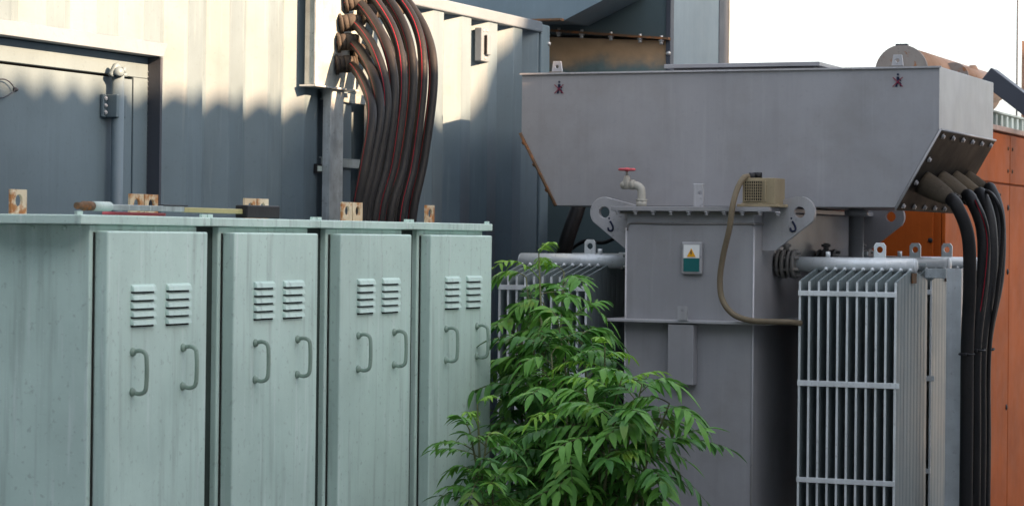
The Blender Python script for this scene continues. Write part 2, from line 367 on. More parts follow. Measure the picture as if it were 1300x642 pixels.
for yy in (126, 208):
    c = AX(445, yy, XF-.07)
    MB().box(XF-.0535, XF-.0415, s1.y-.0, s2.y+dy, c.z-.018, c.z-.014).box(XF-.0535, XF-.0415, s1.y, s2.y+dy, c.z+.014, c.z+.018).box(XF-.0455, XF-.0416, s1.y, s2.y+dy, c.z-.0135, c.z+.0135).build('crossbar', 'galvdirty', stand)
c = AX(406, 214, XF-.07)
MB().box(A+.002, XF-.0405, s1.y-.045, s1.y-.001, c.z-.02, c.z+.016).build('wall_bracket', 'black', stand, bevel=.002)
MB().box(XF-.040, XF-.036, s1.y-.04, s1.y-.006, c.z-.012, c.z+.008).build('bracket_plate', 'palegreen', stand)
cab_pts = [  # gland px,py ; bulge; mid; bottom  (px,py at x offsets)
 [(424, 80), (447, 84), (466, 115), (472, 150), (462, 215), (452, 276)],
 [(424, 52), (449, 56), (472, 90), (482, 140), (470, 215), (458, 276)],
 [(424, 27), (452, 32), (478, 70), (491, 130), (478, 215), (465, 276)],
 [(428, 3), (458, 6), (487, 50), (500, 110), (490, 205), (474, 276)],
 [(440, -20), (465, -12), (500, 40), (511, 105), (500, 205), (483, 276)],
 [(452, -28), (480, -16), (513, 35), (524, 100), (512, 205), (494, 276)],
 [(466, -30), (492, -18), (527, 30), (537, 95), (525, 205), (510, 276)],
 [(482, -28), (506, -10), (540, 40), (550, 100), (538, 200), (523, 276)],
 [(440, 66), (456, 70), (474, 98), (478, 140), (470, 210), (462, 276)],
 [(440, 14), (468, 22), (494, 62), (506, 125), (494, 210), (478, 276)],
 [(455, 0), (480, 8), (506, 60), (519, 125), (506, 210), (488, 276)],
 [(474, -2), (500, 20), (522, 70), (531, 130), (518, 210), (500, 276)]]
words = ['leaving the lowest front gland', 'leaving the second gland from the bottom', 'leaving the third gland from the bottom', 'leaving the gland just below the photo edge',
 'fifth from the left at the top edge', 'third from the right at the top edge', 'second from the right at the top edge', 'outermost on the right side of the bundle',
 'hidden behind the two lowest glands', 'crossing behind the middle of the bundle', 'in the back row, second from the right', 'in the back row next to the outermost cable']
for i, P in enumerate(cab_pts):
    back = i >= 8
    xo = [0, .06, .22, .30, .31, .30]
    xs = [XF+.004+o_*(.62 if back else 1.0)-(.0 if not back else .012) for o_ in xo]
    pts = []
    for (px, py), xx in zip(P, xs): pts.append(AX(px, py, xx))
    last = pts[-1]; pts += [last+Vector((-.0, -.03, -.35)), last+Vector((-.0, -.04, -1.0)), Vector((last.x, last.y-.04, .01))]
    # begin straight out of the plate
    pts[0] = Vector((XF+.0005, pts[1].y-.02, pts[1].z+.004))
    t = thing('striped_cable', (pts[0].x, pts[0].y, pts[0].z), 'thick black cable with thin red stripes, '+words[i], 'cable', 'black red striped cables hanging from the gland box')
    cr = crom(pts, 12)
    MB().tube(cr, .0192, 64, stripe=(15 if i % 2 else 10,), up=(0, 0, 1)).build('sheath', ['rubber', 'redline'], t)
    d = (cr[4]-cr[0]).normalized()
    g_ = MB().cyl(cr[0], cr[0]+d*.012, .040, 6).cyl(cr[0]+d*.0125, cr[0]+d*.034, .033, 20)
    g_.tube([cr[0]+d*(.0345+.034*k/6) for k in range(7)], .037, 20, rf=lambda q: .90+.10*math.sin(q*3.1)-.12*q).tube([cr[0]+d*.069, cr[0]+d*.080], .028, 18).tube([cr[0]+d*.0805, cr[0]+d*.088], .0245, 18)
    g_.build('gland', 'dustrubber', t)
# ------------------------------------------------------------------ green cabinets
B = -3.405
c0 = AX(102, 272.2, B); PC = .66; ZL = c0.z; LH = .0245; DEP = .33
BF = B-.022
cab = thing('electrical_cabinet', (B-.16, c0.y+PC/2, 0), 'x', 'cabinet', 'pale green louvred cabinets standing in a row')
ybl = AX(114, 288, BF).y; ybr = AX(250, 290, BF).y
MB().box(B-DEP+.01, BF, ybl, ybr, .08, ZL-LH-.0005).build('body', 'green', cab, bevel=.004)
MB().box(B-DEP+.03, BF-.03, ybl+.03, ybr-.03, 0, .0795).build('plinth', 'black', cab)
MB().box(B-DEP-.01, B, c0.y+.0015, c0.y+PC-.0015, ZL-LH, ZL).build('lid', 'green', cab, bevel=.003)
MB().box(B-.02, B-.012, c0.y+.004, c0.y+.03, ZL+.0005, ZL+.009).build('lid_tab', 'green', cab)
MB().box(B-.02, B-.012, c0.y+PC-.03, c0.y+PC-.004, ZL+.0005, ZL+.009).build('lid_tab', 'green', cab)
d1 = AX(119.6, 293.4, BF); DF = AY(137.2, 293.5, d1.y).x
d2 = AX(264.1, 293.6, DF)
ZD = AX(200, 293.8, DF).z
door = MB().box(BF+.0015, DF, d1.y, d2.y, .12, ZD).build('door', 'green', cab, bevel=.005, segs=3)
MB().box(BF+.0006, BF+.003, d1.y-.006, d1.y-.0005, .11, ZD-.003).build('door_gasket', 'seam', cab)
for xa, xb in ((165.5, 195.5), (210, 240)):
    ya = AX(xa, 390, DF).y; yb = AX(xb, 390, DF).y; lv = MB()
    zt = AX((xa+xb)/2, 360.5 if xa < 200 else 359, DF).z; zb = AX((xa+xb)/2, 413.5 if xa < 200 else 411.5, DF).z
    n = 5; hh = (zt-zb)/n
    for k in range(n):
        z1 = zt-k*hh; z0 = z1-hh*.86
        lv.add([(DF-.001, ya, z1), (DF-.001, yb, z1), (DF+.008, ya+.003, z0+.012), (DF+.008, yb-.003, z0+.012), (DF+.0115, ya+.002, z0), (DF+.0115, yb-.002, z0), (DF-.001, ya, z0), (DF-.001, yb, z0)],
               [(0, 2, 3, 1), (2, 4, 5, 3), (0, 6, 4, 2), (1, 3, 5, 7)], 0)
        lv.add([(DF+.0115, ya+.002, z0), (DF+.0115, yb-.002, z0), (DF+.001, ya, z0+.001), (DF+.001, yb, z0+.001)], [(0, 1, 3, 2)], 1)
        lv.add([(DF+.0006, ya+.002, z0+.001), (DF+.0006, yb-.002, z0+.001), (DF+.0006, ya+.002, z0-.0055), (DF+.0006, yb-.002, z0-.0055)], [(0, 1, 3, 2)], 1)
    lv.build('louvre', ['green', 'dark'], door)
for (xa, y1_, xb, y2_) in ((168, 446.5, 164.5, 497.5), (232, 441, 229, 490)):
    a = AX(xa, y1_, DF); b_ = AX(xb, y2_, DF); b_.y = a.y
    o_ = .042
    pts = [a, a+Vector((o_*.55, 0, .004)), a+Vector((o_*.95, 0, -.004)), a+Vector((o_*1.05, 0, -.028)), Vector((a.x+o_*1.05, a.y, b_.z+.028)), b_+Vector((o_*.95, 0, .004)), b_+Vector((o_*.55, 0, -.004)), b_]
    hm = MB().tube(crom(pts, 7), .0058, 12)
    for e in (a, b_): hm.dome(e, (1, 0, 0), .012, .011)
    hm.build('handle', 'handle', door)
# lifting lugs at the back of the lid
def lug(yc, tilt=0):
    z0 = ZL-.001; s_ = .036; X = B-.262
    return MB().ringplate([(yc-s_, z0), (yc+s_, z0), (yc+s_, z0+.066), (yc-s_, z0+.066)], (yc, z0+.037), .016, 'x', X, X+.008).build('lifting_lug', 'rustplate', cab, bevel=.002)
lug(AX(21, 255, B-.262).y+.0); lug(AX(171, 255, B-.262).y)
js = MB().box(B-.052, B-.040, ybr+.0005, ybl+PC-.0005, .05, ZL-LH-.002).build('gap_shade_strip', 'gapshade', cab)  # dark strip standing in for the shade between neighbouring cabinets
names = ['green cabinet nearest the camera, with its wide side panel and a rod on its lid', 'second green cabinet from the left, behind the black tip of the rod',
 'third green cabinet from the left, below the red striped cables', 'farthest green cabinet, at the right end of the row beside the shrub']
cab['label'] = names[0]
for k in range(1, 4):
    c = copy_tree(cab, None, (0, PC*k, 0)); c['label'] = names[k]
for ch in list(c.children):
    if ch.name.startswith('gap_shade_strip'): bpy.data.objects.remove(ch)
for px in (101, 82, 41):
    p = AY(px, 289 if px < 99 else 287, ybl); MB().dome((p.x, ybl, p.z), (0, -1, 0), .0065, .007).build('side_bolt', 'green', cab)
# rod tool on lid
zz = ZL+.011
def rp(px, x=B-.05): p = AX(px, 266, x); return Vector((x, p.y, zz+.012))
rod = thing('insulated_rod', rp(220), 'grey and yellow rod with pale grip and black block end lying on the cabinet lids', 'rod')
MB().cyl(rp(117), rp(139), .0125, 14).build('grip', 'palegreen', rod)
MB().cyl(rp(107), rp(116.9), .012, 14).dome(rp(107), (0, -1, 0), .013, .02).cyl(rp(97), rp(107), .009, 10).build('rusty_ferrule', 'brownrust', rod)
MB().box(B-.058, B-.044, rp(139.1).y, rp(232).y, zz+.003, zz+.018).build('bar', 'galvdirty', rod, bevel=.002)
MB().box(B-.060, B-.042, rp(205).y, rp(236).y, zz+.0185, zz+.022).build('sleeve', 'black', rod, bevel=.002)
MB().box(B-.058, B-.044, rp(232.1).y, rp(306).y, zz+.002, zz+.016).build('fibreglass_bar', 'wood', rod, bevel=.002)
MB().box(B-.07, B-.030, rp(306.1).y, rp(348).y, zz-.009, zz+.028).build('end_block', 'black', rod, bevel=.004)
MB().box(B-.10, B-.06, rp(150).y, rp(215).y, ZL+.002, ZL+.010).build('red_strip', 'red', rod, bevel=.002)
# ------------------------------------------------------------------ transformer
YT = 9.6
tr = thing('power_transformer', (-3.0, 9.8, 0), 'grey oil filled transformer with finned radiators and a wide chamfered cable box on top', 'transformer')
def X_(px, y, py=300): return AY(px, py, y).x
def Z_(px, py, y): return AY(px, py, y).z
# cable box
xl = X_(662.6, YT, 93); xr = X_(1192.8, YT, 84); ztop = (Z_(662.6, 93.5, YT)+Z_(1192.5, 84.4, YT))/2
xlb = X_(707, YT, 262); xrb = X_(1136.3, YT, 262); zbot = (Z_(707, 262, YT)+Z_(1136, 262.7, YT))/2
zml = Z_(660.5, 169, YT); zmr = Z_(1194.2, 165.5, YT); YB = AX(1261.4, 104, xr).y
poly = [(xl, ztop), (xr, ztop), (xr, zmr), (xrb, zbot), (xlb, zbot), (xl, zml)]
box = MB().prism(poly, 'y', YT, YB).build('cable_box', 'grey', tr, bevel=.003)
MB().box(xl-.006, xr+.008, YT-.010, YT-.0006, ztop-.006, ztop+.001).build('top_lip', 'greylight', box)
# lid slab on the box
s0 = X_(845, YT+.1, 80); s1_ = X_(1042, YT+.1, 80)
MB().box(s0, s1_, YT+.08, YB-.1, ztop+.017, ztop+.034).box(s0+.03, s1_-.03, YT+.12, YB-.14, ztop+.0005, ztop+.0165).build('inspection_cover', 'grey', box, bevel=.002)
# chamfer plate (right), slightly proud
nx, nz = (zmr-zbot), -(xr-xrb); L = math.hypot(nx, nz); nx /= L; nz /= L    # outward normal
def CP(t, y, off=0): return Vector((xrb+(xr-xrb)*t+nx*off, y, zbot+(zmr-zbot)*t+nz*off))
cp = MB()
ya, yb = YT-.004, YB+.004
vs = [CP(-.02, ya, .001), CP(1.02, ya, .001), CP(1.02, yb, .001), CP(-.02, yb, .001), CP(-.02, ya, .009), CP(1.02, ya, .009), CP(1.02, yb, .009), CP(-.02, yb, .009)]
cp.add(vs, [(0, 1, 2, 3), (7, 6, 5, 4), (0, 4, 5, 1), (1, 5, 6, 2), (2, 6, 7, 3), (3, 7, 4, 0)])
plate = cp.build('gland_plate', 'platedark', box, bevel=.001)
ec = MB().tube([CP(-.02, ya-.002, .006), CP(1.02, ya-.002, .006)], .0045, 6); ec.tube([CP(1.02, ya, .008), CP(1.02, yb, .008)], .0045, 6); ec.build('plate_rim', 'greylight', box)
for j in range(6):
    y_ = YT+.06+(YB-YT-.12)*j/5
    for t_ in (.045, .95): MB().hexbolt(CP(t_, y_, .0095), (nx, 0, nz), .0075, .012).build('plate_bolt', 'greylight', plate)
for t_ in (.35, .65): MB().hexbolt(CP(t_, YT+.05, .0095), (nx, 0, nz), .0075, .012).build('plate_bolt', 'greylight', plate)
# left chamfer rim: rusty bolts edge
lr = MB().box(0, 0, 0, 0, 0, 0); lr = MB().tube([(xl-.004, YT-.004, zml), (xlb-.004, YT-.004, zbot)], .007, 6)
for t_ in (.1, .4, .75): lr.hexbolt((xl+(xlb-xl)*t_-.006, YT+.02, zml+(zbot-zml)*t_-.006), (-.8, 0, -.5), .009, .014)
lr.build('chamfer_edge', 'brownrust', box)
# lifting tabs on the box
for px in (708, 1140):
    c = AY(px, 93 if px < 900 else 84, YT+.03); z0 = ztop+.006
    MB().box(c.x-.028, c.x+.028, YT+.0, YT+.06, ztop+.0015, z0).build('tab_base', 'greydirty', box)
    MB().ringplate([(c.x-.024, z0+.001), (c.x+.024, z0+.001), (c.x+.017, z0+.045), (c.x-.017, z0+.045)], (c.x, z0+.022), .008, 'y', YT+.02, YT+.03).build('lifting_tab', 'greylight', box, bevel=.001)
# no-step pictograms
for px, py in ((710, 113), (1140, 104)):
    c = AY(px, py, YT); u = .0325; y_ = YT-.0026
    def bar(mb, p, q, w):
        p = Vector((c.x+p[0]*u, y_, c.z+p[1]*u)); q = Vector((c.x+q[0]*u, y_, c.z+q[1]*u)); d = (q-p).normalized(); n_ = Vector((-d.z, 0, d.x))*w*u
        mb.add([p+n_, q+n_, q-n_, p-n_, p+n_+Vector((0, .0022, 0)), q+n_+Vector((0, .0022, 0)), q-n_+Vector((0, .0022, 0)), p-n_+Vector((0, .0022, 0))], [(0, 1, 2, 3), (4, 7, 6, 5), (0, 4, 5, 1), (1, 5, 6, 2), (2, 6, 7, 3), (3, 7, 4, 0)])
    pm = MB(); hc = Vector((c.x, 0, c.z+.9*u)); k = [(hc.x+.14*u*math.cos(t), hc.z+.14*u*math.sin(t)) for t in [i*math.pi/6 for i in range(12)]]
    pm.prism(k, 'y', y_, y_+.0022); bar(pm, (0, .62), (-.02, -.1), .16); bar(pm, (-.02, -.12), (.34, -.2), .11); bar(pm, (.32, -.18), (.36, -.6), .10); bar(pm, (-.08, -.05), (-.2, -.62), .11); bar(pm, (.02, .45), (.4, .1), .07)
    y_ -= .0006; pm.build('step_figure', 'ink', box)
    y_ -= .0024; xm = MB(); bar(xm, (-.62, .55), (.62, -.6), .05); y_ -= .0006; bar(xm, (-.62, -.6), (.62, .55), .05); xm.build('red_cross', 'maroon', box)
# tank
Y2 = 9.3; YK = 11.0
tl = X_(795.3, Y2); tr_ = X_(957.2, Y2)
zc1 = Z_(870, 262, Y2-.04); zc0 = Z_(870, 268, Y2-.04)
tank = MB().box(tl, tr_, Y2, YK, .25, zc0-.0005).build('tank', 'grey', tr, bevel=.004)
MB().box(tl+.03, tr_-.03, Y2+.05, YK-.05, .02, .2495).build('skid_base', 'darksteel', tr)
cl = X_(775, Y2-.045); crr = X_(976, Y2-.045)
cover = MB().box(cl, crr, Y2-.045, YK+.03, zc0, zc1-.001).build('cover_plate', 'grey', tr, bevel=.002)
MB().box(cl+.03, X_(968, Y2), Y2-.02, Y2+.004, zc0-.012, zc0-.001).build('cover_gasket', 'greydirty', cover)
n = 10
for i in range(n):
    px = 784+22.6*i
    p = AY(px, 270, Y2-.033)
    MB().hexbolt((p.x, Y2-.033, zc0-.0003), (0, 0, -1), .0075, .016).build('cover_bolt', 'greylight', cover)
# weld line around upper tank
zw = Z_(870, 283.5, Y2)
MB().tube(crom([(tl+.004, Y2-.001, zw-.03), (tl+.01, Y2-.001, zw-.006), (tl+.04, Y2-.001, zw), (tl+.2, Y2-.001, zw-.002), (tr_-.03, Y2-.001, zw), (tr_+.002, Y2-.001, zw), (tr_+.003, Y2+.2, zw)], 6), .0045, 8).build('weld_seam', 'greydirty', tank)
MB().tube([(tr_, Y2-.001, .3), (tr_, Y2-.001, zw)], .0042, 8).tube([(tl, Y2-.001, .3), (tl, Y2-.001, zw-.02)], .0042, 8).build('corner_weld', 'greylight', tank)
zf = Z_(870, 408, Y2-.04); fl = X_(769, Y2-.06); frr = tr_+.085
MB().box(fl, frr, Y2-.06, YK+.05, zf-.006, zf+.006).build('middle_flange', 'greylight', tr, bevel=.002)
MB().box(tl-.012, tl-.0005, Y2+.1, YK-.2, .3, zf-.007).build('side_stiffener', 'grey', tank)
# hanging bracket plate
MB().box(X_(849.5, Y2-.05), X_(882, Y2-.05), Y2-.055, Y2-.0008, Z_(865, 488, Y2-.05), zf-.012).build('cover_bracket', 'grey', tr, bevel=.003)
bx = X_(868, Y2-.063)
MB().ringplate([(bx-.021, zf+.007), (bx+.021, zf+.007), (bx+.021, zf+.062), (bx-.021, zf+.062)], (bx, zf+.045), .006, 'y', Y2-.068, Y2-.062).build('bracket_tab', 'greylight', tr)
# sign
sg = MB().box(X_(865, Y2-.02), X_(891, Y2-.02), Y2-.018, Y2-.0008, Z_(878, 348, Y2-.02), Z_(878, 307, Y2-.02)).build('warning_sign', 'greylight', tr, bevel=.005)
sx0, sx1 = X_(868, Y2-.02), X_(888, Y2-.02); sz0, sz1 = Z_(878, 344.5, Y2-.02), Z_(878, 310.5, Y2-.02); szm = sz0+(sz1-sz0)*.5
MB().box(sx0, sx1, Y2-.0205, Y2-.0185, szm, sz1).build('sign_top', 'white', sg)
MB().box(sx0, sx1, Y2-.0203, Y2-.0184, sz0, szm-.0005).build('sign_bottom', 'teal', sg)
mx = (sx0+sx1)/2; mz = szm+.011; h_ = .034
MB().prism([(mx-.0185, mz-.006), (mx+.0185, mz-.006), (mx, mz+h_-.006)], 'y', Y2-.0225, Y2-.0208).build('warning_triangle', 'yellow', sg)
MB().prism([(mx-.002, mz+.019), (mx+.003, mz+.019), (mx, mz+.011), (mx+.004, mz+.011), (mx-.002, mz-.001), (mx-.0005, mz+.008), (mx-.005, mz+.008)], 'y', Y2-.0236, Y2-.0228).build('lightning_mark', 'ink', sg)
# lifting lugs on tank
def arc(c, r, a0, a1, n=10): return [(c[0]+r*math.cos(math.radians(a0+(a1-a0)*i/n)), c[1]+r*math.sin(math.radians(a0+(a1-a0)*i/n))) for i in range(n+1)]
for side, yl, pcx in ((-1, 9.42, 768), (1, 9.42, 1016), (-1, 10.9, None), (1, 10.9, None)):
    base = tl if side < 0 else tr_
    if side < 0: cx = X_(768, 9.42)
    else: cx = X_(1015.7, 9.42)
    cz = Z_(768 if side < 0 else 1015.7, 269.5, 9.42); R_ = .063
    zbt = Z_(985, 318, 9.42)
    if side > 0: out = [(base+.0008, zbt), (base+.055, zbt)]+arc((cx, cz), R_, -38, 95, 10)+[(base+.0008, cz+.035)]
    else: out = [(base-.0008, zbt), (base-.0008, cz+.03)]+arc((cx, cz), R_, 85, 218, 10)+[(base-.045, zbt)]
    # concave-safe: fan plate from hole
    o1 = MB().ringplate(out, (cx, cz), .023, 'y', yl-.012, yl+.012).build('lifting_lug', 'greylight' if yl < 10 else 'grey', tr, bevel=.002)
    if yl < 10:
        hk = MB(); hx = cx+side*-.025 if side > 0 else cx+.03; hz = cz-.052
        k = [Vector((hx-.004, yl-.0136, hz+.016)), Vector((hx+.002, yl-.0136, hz+.008)), Vector((hx+.010, yl-.0136, hz-.010)), Vector((hx+.006, yl-.0136, hz-.022)), Vector((hx-.008, yl-.0136, hz-.022)), Vector((hx-.012, yl-.0136, hz-.010))]
        if side > 0: k = [Vector((2*hx-p.x, p.y, p.z)) if False else p for p in k]
        hk.tube(crom(k, 5), .0042, 6); hk.dome((hx-.008, yl-.0122, hz+.028), (0, -1, 0), .004, .002)
        hk.build('hook_mark', 'ink', o1)
# valve
vx = X_(812, Y2+.03); vz = zc1
vy = Y2+.05
vp = crom([(vx, vy, vz-.001), (vx, vy, vz+.05), (vx-.004, vy, vz+.072), (vx-.022, vy, vz+.085), (vx-.05, vy, vz+.088), (vx-.072, vy, vz+.088)], 6)
valve = MB().tube(vp, .0165, 16).cyl((vx, vy, vz), (vx, vy, vz+.022), .021, 16).cyl((vx, vy, vz+.022), (vx, vy, vz+.03), .024, 6)
valve = valve.cyl((vx-.048, vy, vz+.088), (vx-.03, vy, vz+.088), .021, 6).dome((vx-.072, vy, vz+.088), (-1, 0, -.3), .019, .022)
wx = X_(795, vy)
valve.tube([(wx, vy, vz+.07), (wx, vy, vz+.10), (wx, vy, vz+.112), (wx, vy, vz+.125)], .022, 12, rf=lambda q: 1-.55*q).cyl((wx, vy, vz+.12), (wx, vy, vz+.152), .005, 8)
valve = valve.build('oil_valve', 'pipegrey', tr)
hw = MB(); hzw = vz+.150
hw.tube([(wx+.030*math.cos(t)*(1+.06*math.cos(t*6)), vy+.030*math.sin(t)*(1+.06*math.cos(t*6)), hzw) for t in [i*2*math.pi/36 for i in range(37)]], .0055, 8)
for i in range(3):
    t = i*math.pi/3+.3; hw.tube([(wx-.028*math.cos(t), vy-.028*math.sin(t), hzw), (wx+.028*math.cos(t), vy+.028*math.sin(t), hzw)], .0035, 6)
hw.cyl((wx, vy, hzw-.008), (wx, vy, hzw+.008), .008, 10); hw.build('handwheel', 'red', valve)
# tab on cover
tx = X_(887, Y2+.06)
MB().ringplate([(tx-.021, zc1+.0), (tx+.021, zc1+.0), (tx+.021, zc1+.093), (tx-.021, zc1+.093)], (tx+.008, zc1+.055), .008, 'y', Y2+.05, Y2+.062).build('cover_tab', 'greylight', tr, bevel=.002)
# relay box
rb0, rb1 = X_(943, Y2+.0), X_(984, Y2+.0); rz1 = Z_(960, 226, Y2); 
rb = MB().box(rb0, rb1, Y2-.01, Y2+.13, zc1+.012, rz1).box(rb0-.004, rb0+.085, Y2-.014, Y2-.0102, zc1+.012, zc1+.016).box(rb0+.092, rb0+.098, Y2-.014, Y2-.0102, zc1+.02, rz1-.01).build('relay_box', 'tanbox', tr, bevel=.003)
MB().box(rb0-.02, rb1+.02, Y2-.02, Y2+.14, zc1+.0, zc1+.0115).build('relay_base', 'tanbox', tr, bevel=.002)
gm = MB(); ga, gb = rb0+.01, rb0+.082; gz0, gz1 = zc1+.024, rz1-.012
gm.box(ga, gb, Y2-.0125, Y2-.0104, gz0, gz1, 1)
for i in range(9):
    x_ = ga+(gb-ga)*i/8; gm.box(x_-.0013, x_+.0013, Y2-.016, Y2-.0126, gz0, gz1)
for i in range(8):
    z_ = gz0+(gz1-gz0)*i/7; gm.box(ga, gb, Y2-.0162, Y2-.0127, z_-.0013, z_+.0013)
gm.build('relay_grille', ['tanbox', 'dark'], rb)
cpts = [(951, 224, .02), (944, 226, -.02), (936, 240, -.05), (930, 262, -.075), (926, 290, -.075), (918, 325, -.06), (914, 355, -.055), (917, 380, -.06), (930, 398, -.075), (950, 406, -.075), (975, 408, -.075), (1000, 408.5, -.06), (1016, 410, .02)]
MB().tube(crom([AY(a, b, Y2+c) for a, b, c in cpts], 8), .0118, 12).build('conduit', 'conduit', tr)
MB().tube([AY(951, 224, Y2+.02), AY(958, 224, Y2+.03)], .015, 12).cyl(AY(962, 226, Y2+.05), AY(962, 219, Y2+.05), .018, 6).build('conduit_nut', 'black', tr)
# radiators
FP = .0385; NF = 11
fz_low = .32
def radiator(xin, side, name, first):
    # xin = x of the fin nearest the tank; side=+1 to the right
    yp = 9.60; yf, yb_ = 9.34, 9.86
    zp = Z_(1080, 336, yp); rp_ = .030
    zchf = Z_(1080, 357, yf)
    R = bpy.data.objects.new('radiator', None); COL.objects.link(R); R.parent = tr
    xt = tr_ if side > 0 else tl
    xout = xin+side*FP*(NF-1)
    e0 = xt+side*.085; e1 = xout+side*.012
    MB().cyl((e0, yp, zp), (e1, yp, zp), rp_, 24).dome((e1, yp, zp), (side, 0, 0), rp_*.98, .012, 20).build('header_pipe', 'alu', R)
    MB().cyl((e0, yp, .36), (e1, yp, .36), rp_, 20).build('header_pipe', 'alu', R)
    fm = MB()
    for k, w in ((.012, .058), (.034, .060), (.058, .056), (.078, .060)): fm.cyl((xt+side*k, yp, zp), (xt+side*(k+.012), yp, zp), w, 8 if w == .058 else 24)
    fm.cyl((xt+side*.0008, yp, zp), (xt+side*.095, yp, zp), .034, 16)
    for t in range(6):
        a = t*math.pi/3+.5; fm.cyl((xt+side*.004, yp+.046*math.cos(a), zp+.046*math.sin(a)), (xt+side*.108, yp+.046*math.cos(a), zp+.046*math.sin(a)), .0065, 8)
    fm.cyl((xt+side*.045, yp, zp+.05), (xt+side*.045, yp, zp+.085), .012, 12); fm.cyl((xt+side*.045-.02, yp, zp+.075), (xt+side*.045+.02, yp, zp+.075), .006, 8)
    fm.build('flange_joint', 'greydirty' if side > 0 else 'galvdirty', R)
    for i in range(NF):
        x = xin+side*FP*i; fn = MB()
        # flute cross-section
        zc = zchf
        nfl = 9; ys = []
        for k in range(nfl):
            a = yf+.012+(yb_-yf-.024)*k/nfl; w = (yb_-yf-.024)/nfl
            ys += [(a, .0028), (a+w*.25, .0042), (a+w*.65, .0042), (a+w*.9, .0028)]
        ys = [(yf, .0022)]+ys+[(yb_, .0022)]
        def ztop_(y):
            return zc+(zp-.012-zc)*max(0, 1-abs(y-yp)/(yp-yf))
        vs = []; N = len(ys)
        for y, t in ys:
            for sx in (-1, 1):
                vs += [(x+sx*t, y, fz_low+(.0 if abs(y-yp) < .2 else .02)), (x+sx*t, y, ztop_(y))]
        fs = []
        for j in range(N-1):
            a = 4*j; b = a+4
            fs += [(a, a+1, b+1, b), (a+2, b+2, b+3, a+3), (a+1, a+3, b+3, b+1), (a, b, b+2, a+2)]
        fs += [(0, 2, 3, 1), (4*N-4, 4*N-3, 4*N-1, 4*N-2)]
        fn.add(vs, fs, 0)
        fn.box(x-.0042, x+.0042, yf-.004, yf-.0002, fz_low+.02, zc-.002, 1)
        if i not in (0,): fn.tube([(x, yp-.03, zp-.025), (x, yp-.012, zp-.005)], .009, 8, 1)
        fn.build('fin', ['fin', 'alu'], R)
    xa, xb = sorted((xin-side*.006, xout+side*.004))
    zb1 = Z_(1075, 372.8, yf); zb2 = Z_(1075, 487.5, yf)
    MB().box(xa, xb, yf-.0095, yf-.0045, zb1-.010, zb1+.010).build('clamp_bar', 'alu', R, bevel=.001)
    MB().box(xa, xb+(.014 if side > 0 else 0), yf-.0095, yf-.0045, zb2-.011, zb2+.011).build('clamp_bar', 'alu', R, bevel=.001)
    MB().box(xa, xb, yf-.0095, yf-.0045, zb2-.39, zb2-.37).build('clamp_bar', 'alu', R, bevel=.001)
    ex = xin+side*FP*6.6 if side > 0 else xin+side*FP*2.2
    MB().ringplate([(ex-.024, zp+rp_-.005), (ex+.024, zp+rp_-.005), (ex+.024, zp+.078), (ex+.015, zp+.09), (ex-.015, zp+.09), (ex-.024, zp+.078)], (ex, zp+.062), .013, 'y', yp-.005, yp+.005).build('eye_plate', 'alu', R, bevel=.001)
    MB().cyl((xin+side*.04, yp, zp+rp_-.003), (xin+side*.04, yp, zp+rp_+.022), .010, 12).build('vent_plug', 'alu', R)
    if side > 0: MB().box(xout+.007, xout+.012, yp-.035, yp+.035, zp-.07, zp-.03).build('end_bracket', 'brownrust', R, bevel=.001)
    return R
RR = radiator(X_(1016.5, 9.34), 1, 'r', True); RL = radiator(X_(745, 9.34), -1, 'l', False)
for r_ in (RR, RL):
    for k in (1, 2): copy_tree(r_, tr, (0, .6*k, 0))
# turret pipes behind right lug
for px, yy in ((1087, 10.0),):
    p = AY(px, 300, yy)
    MB().cyl((p.x, yy, zf-.2), (p.x, yy, zbot+.0), .032, 16).cyl((p.x, yy, zbot-.03), (p.x, yy, zbot-.006), .05, 16).build('support_pipe', 'grey', tr)
# ------------------------------------------------------------------ right hand power cables
gl = [(.36, YT+.16), (.40, YT+.41), (.42, YT+.64), (.44, YT+.87)]
paths = [
 [(1215, 262), (1229, 300), (1231, 360), (1228, 440), (1227, 560), (1226, 650)],
 [(1232, 252), (1247, 290), (1248, 350), (1238, 440), (1237, 560), (1236, 650)],
 [(1246, 248), (1257, 285), (1258, 350), (1245, 440), (1244, 560), (1243, 650)],
 [(1257, 240), (1268, 275), (1267, 350), (1251, 440), (1250, 560), (1249, 650)]]
cl_ = ['nearest black power cable hanging from the chamfered gland plate', 'second black power cable from the front, under the gland plate',
       'third black power cable from the front, under the gland plate', 'farthest black power cable hanging from the gland plate, against the orange doors']
ydep = [[9.72, 9.72, 9.74, 9.76, 9.76, 9.76], [9.97, 9.93, 9.88, 9.82, 9.82, 9.82], [10.2, 10.12, 10.02, 9.9, 9.88, 9.88], [10.43, 10.32, 10.15, 9.98, 9.95, 9.95]]
for (t_, y_), P, yd, lb in zip(gl, paths, ydep, cl_):
    g0 = CP(t_, y_, .010); g1_ = CP(t_, y_, .05); g2_ = CP(t_, y_, .13)
    dr = Vector((nx, 0, nz)); g2_ = g0+dr*.13+Vector((.0, 0, -.01))
    t = thing('power_cable', tuple(g0), lb, 'cable', 'black power cables below the cable box')
    pts = [g0, g0+dr*.06, g0+dr*.12]+[AY(a, b, yy) for (a, b), yy in zip(P, yd)]
    last = pts[-1]; pts += [Vector((last.x, last.y, .02))]
    MB().tube(crom(pts, 10), .0265, 20).build('sheath', 'rubber', t)
    MB().tube([g0, g0+dr*.015, g0+dr*.05, g0+dr*.115, g0+dr*.135], .049, 20, rf=lambda q: 1.0 if q < .4 else (.95 if q < .6 else (.72 if q < .9 else .55))).build('gland_boot', 'boot', t)
    MB().tube([g0+dr*.138, g0+dr*.15], .031, 20).tube([g0+dr*.155, g0+dr*.167], .030, 20).build('gland_nut', 'dustrubber', t)
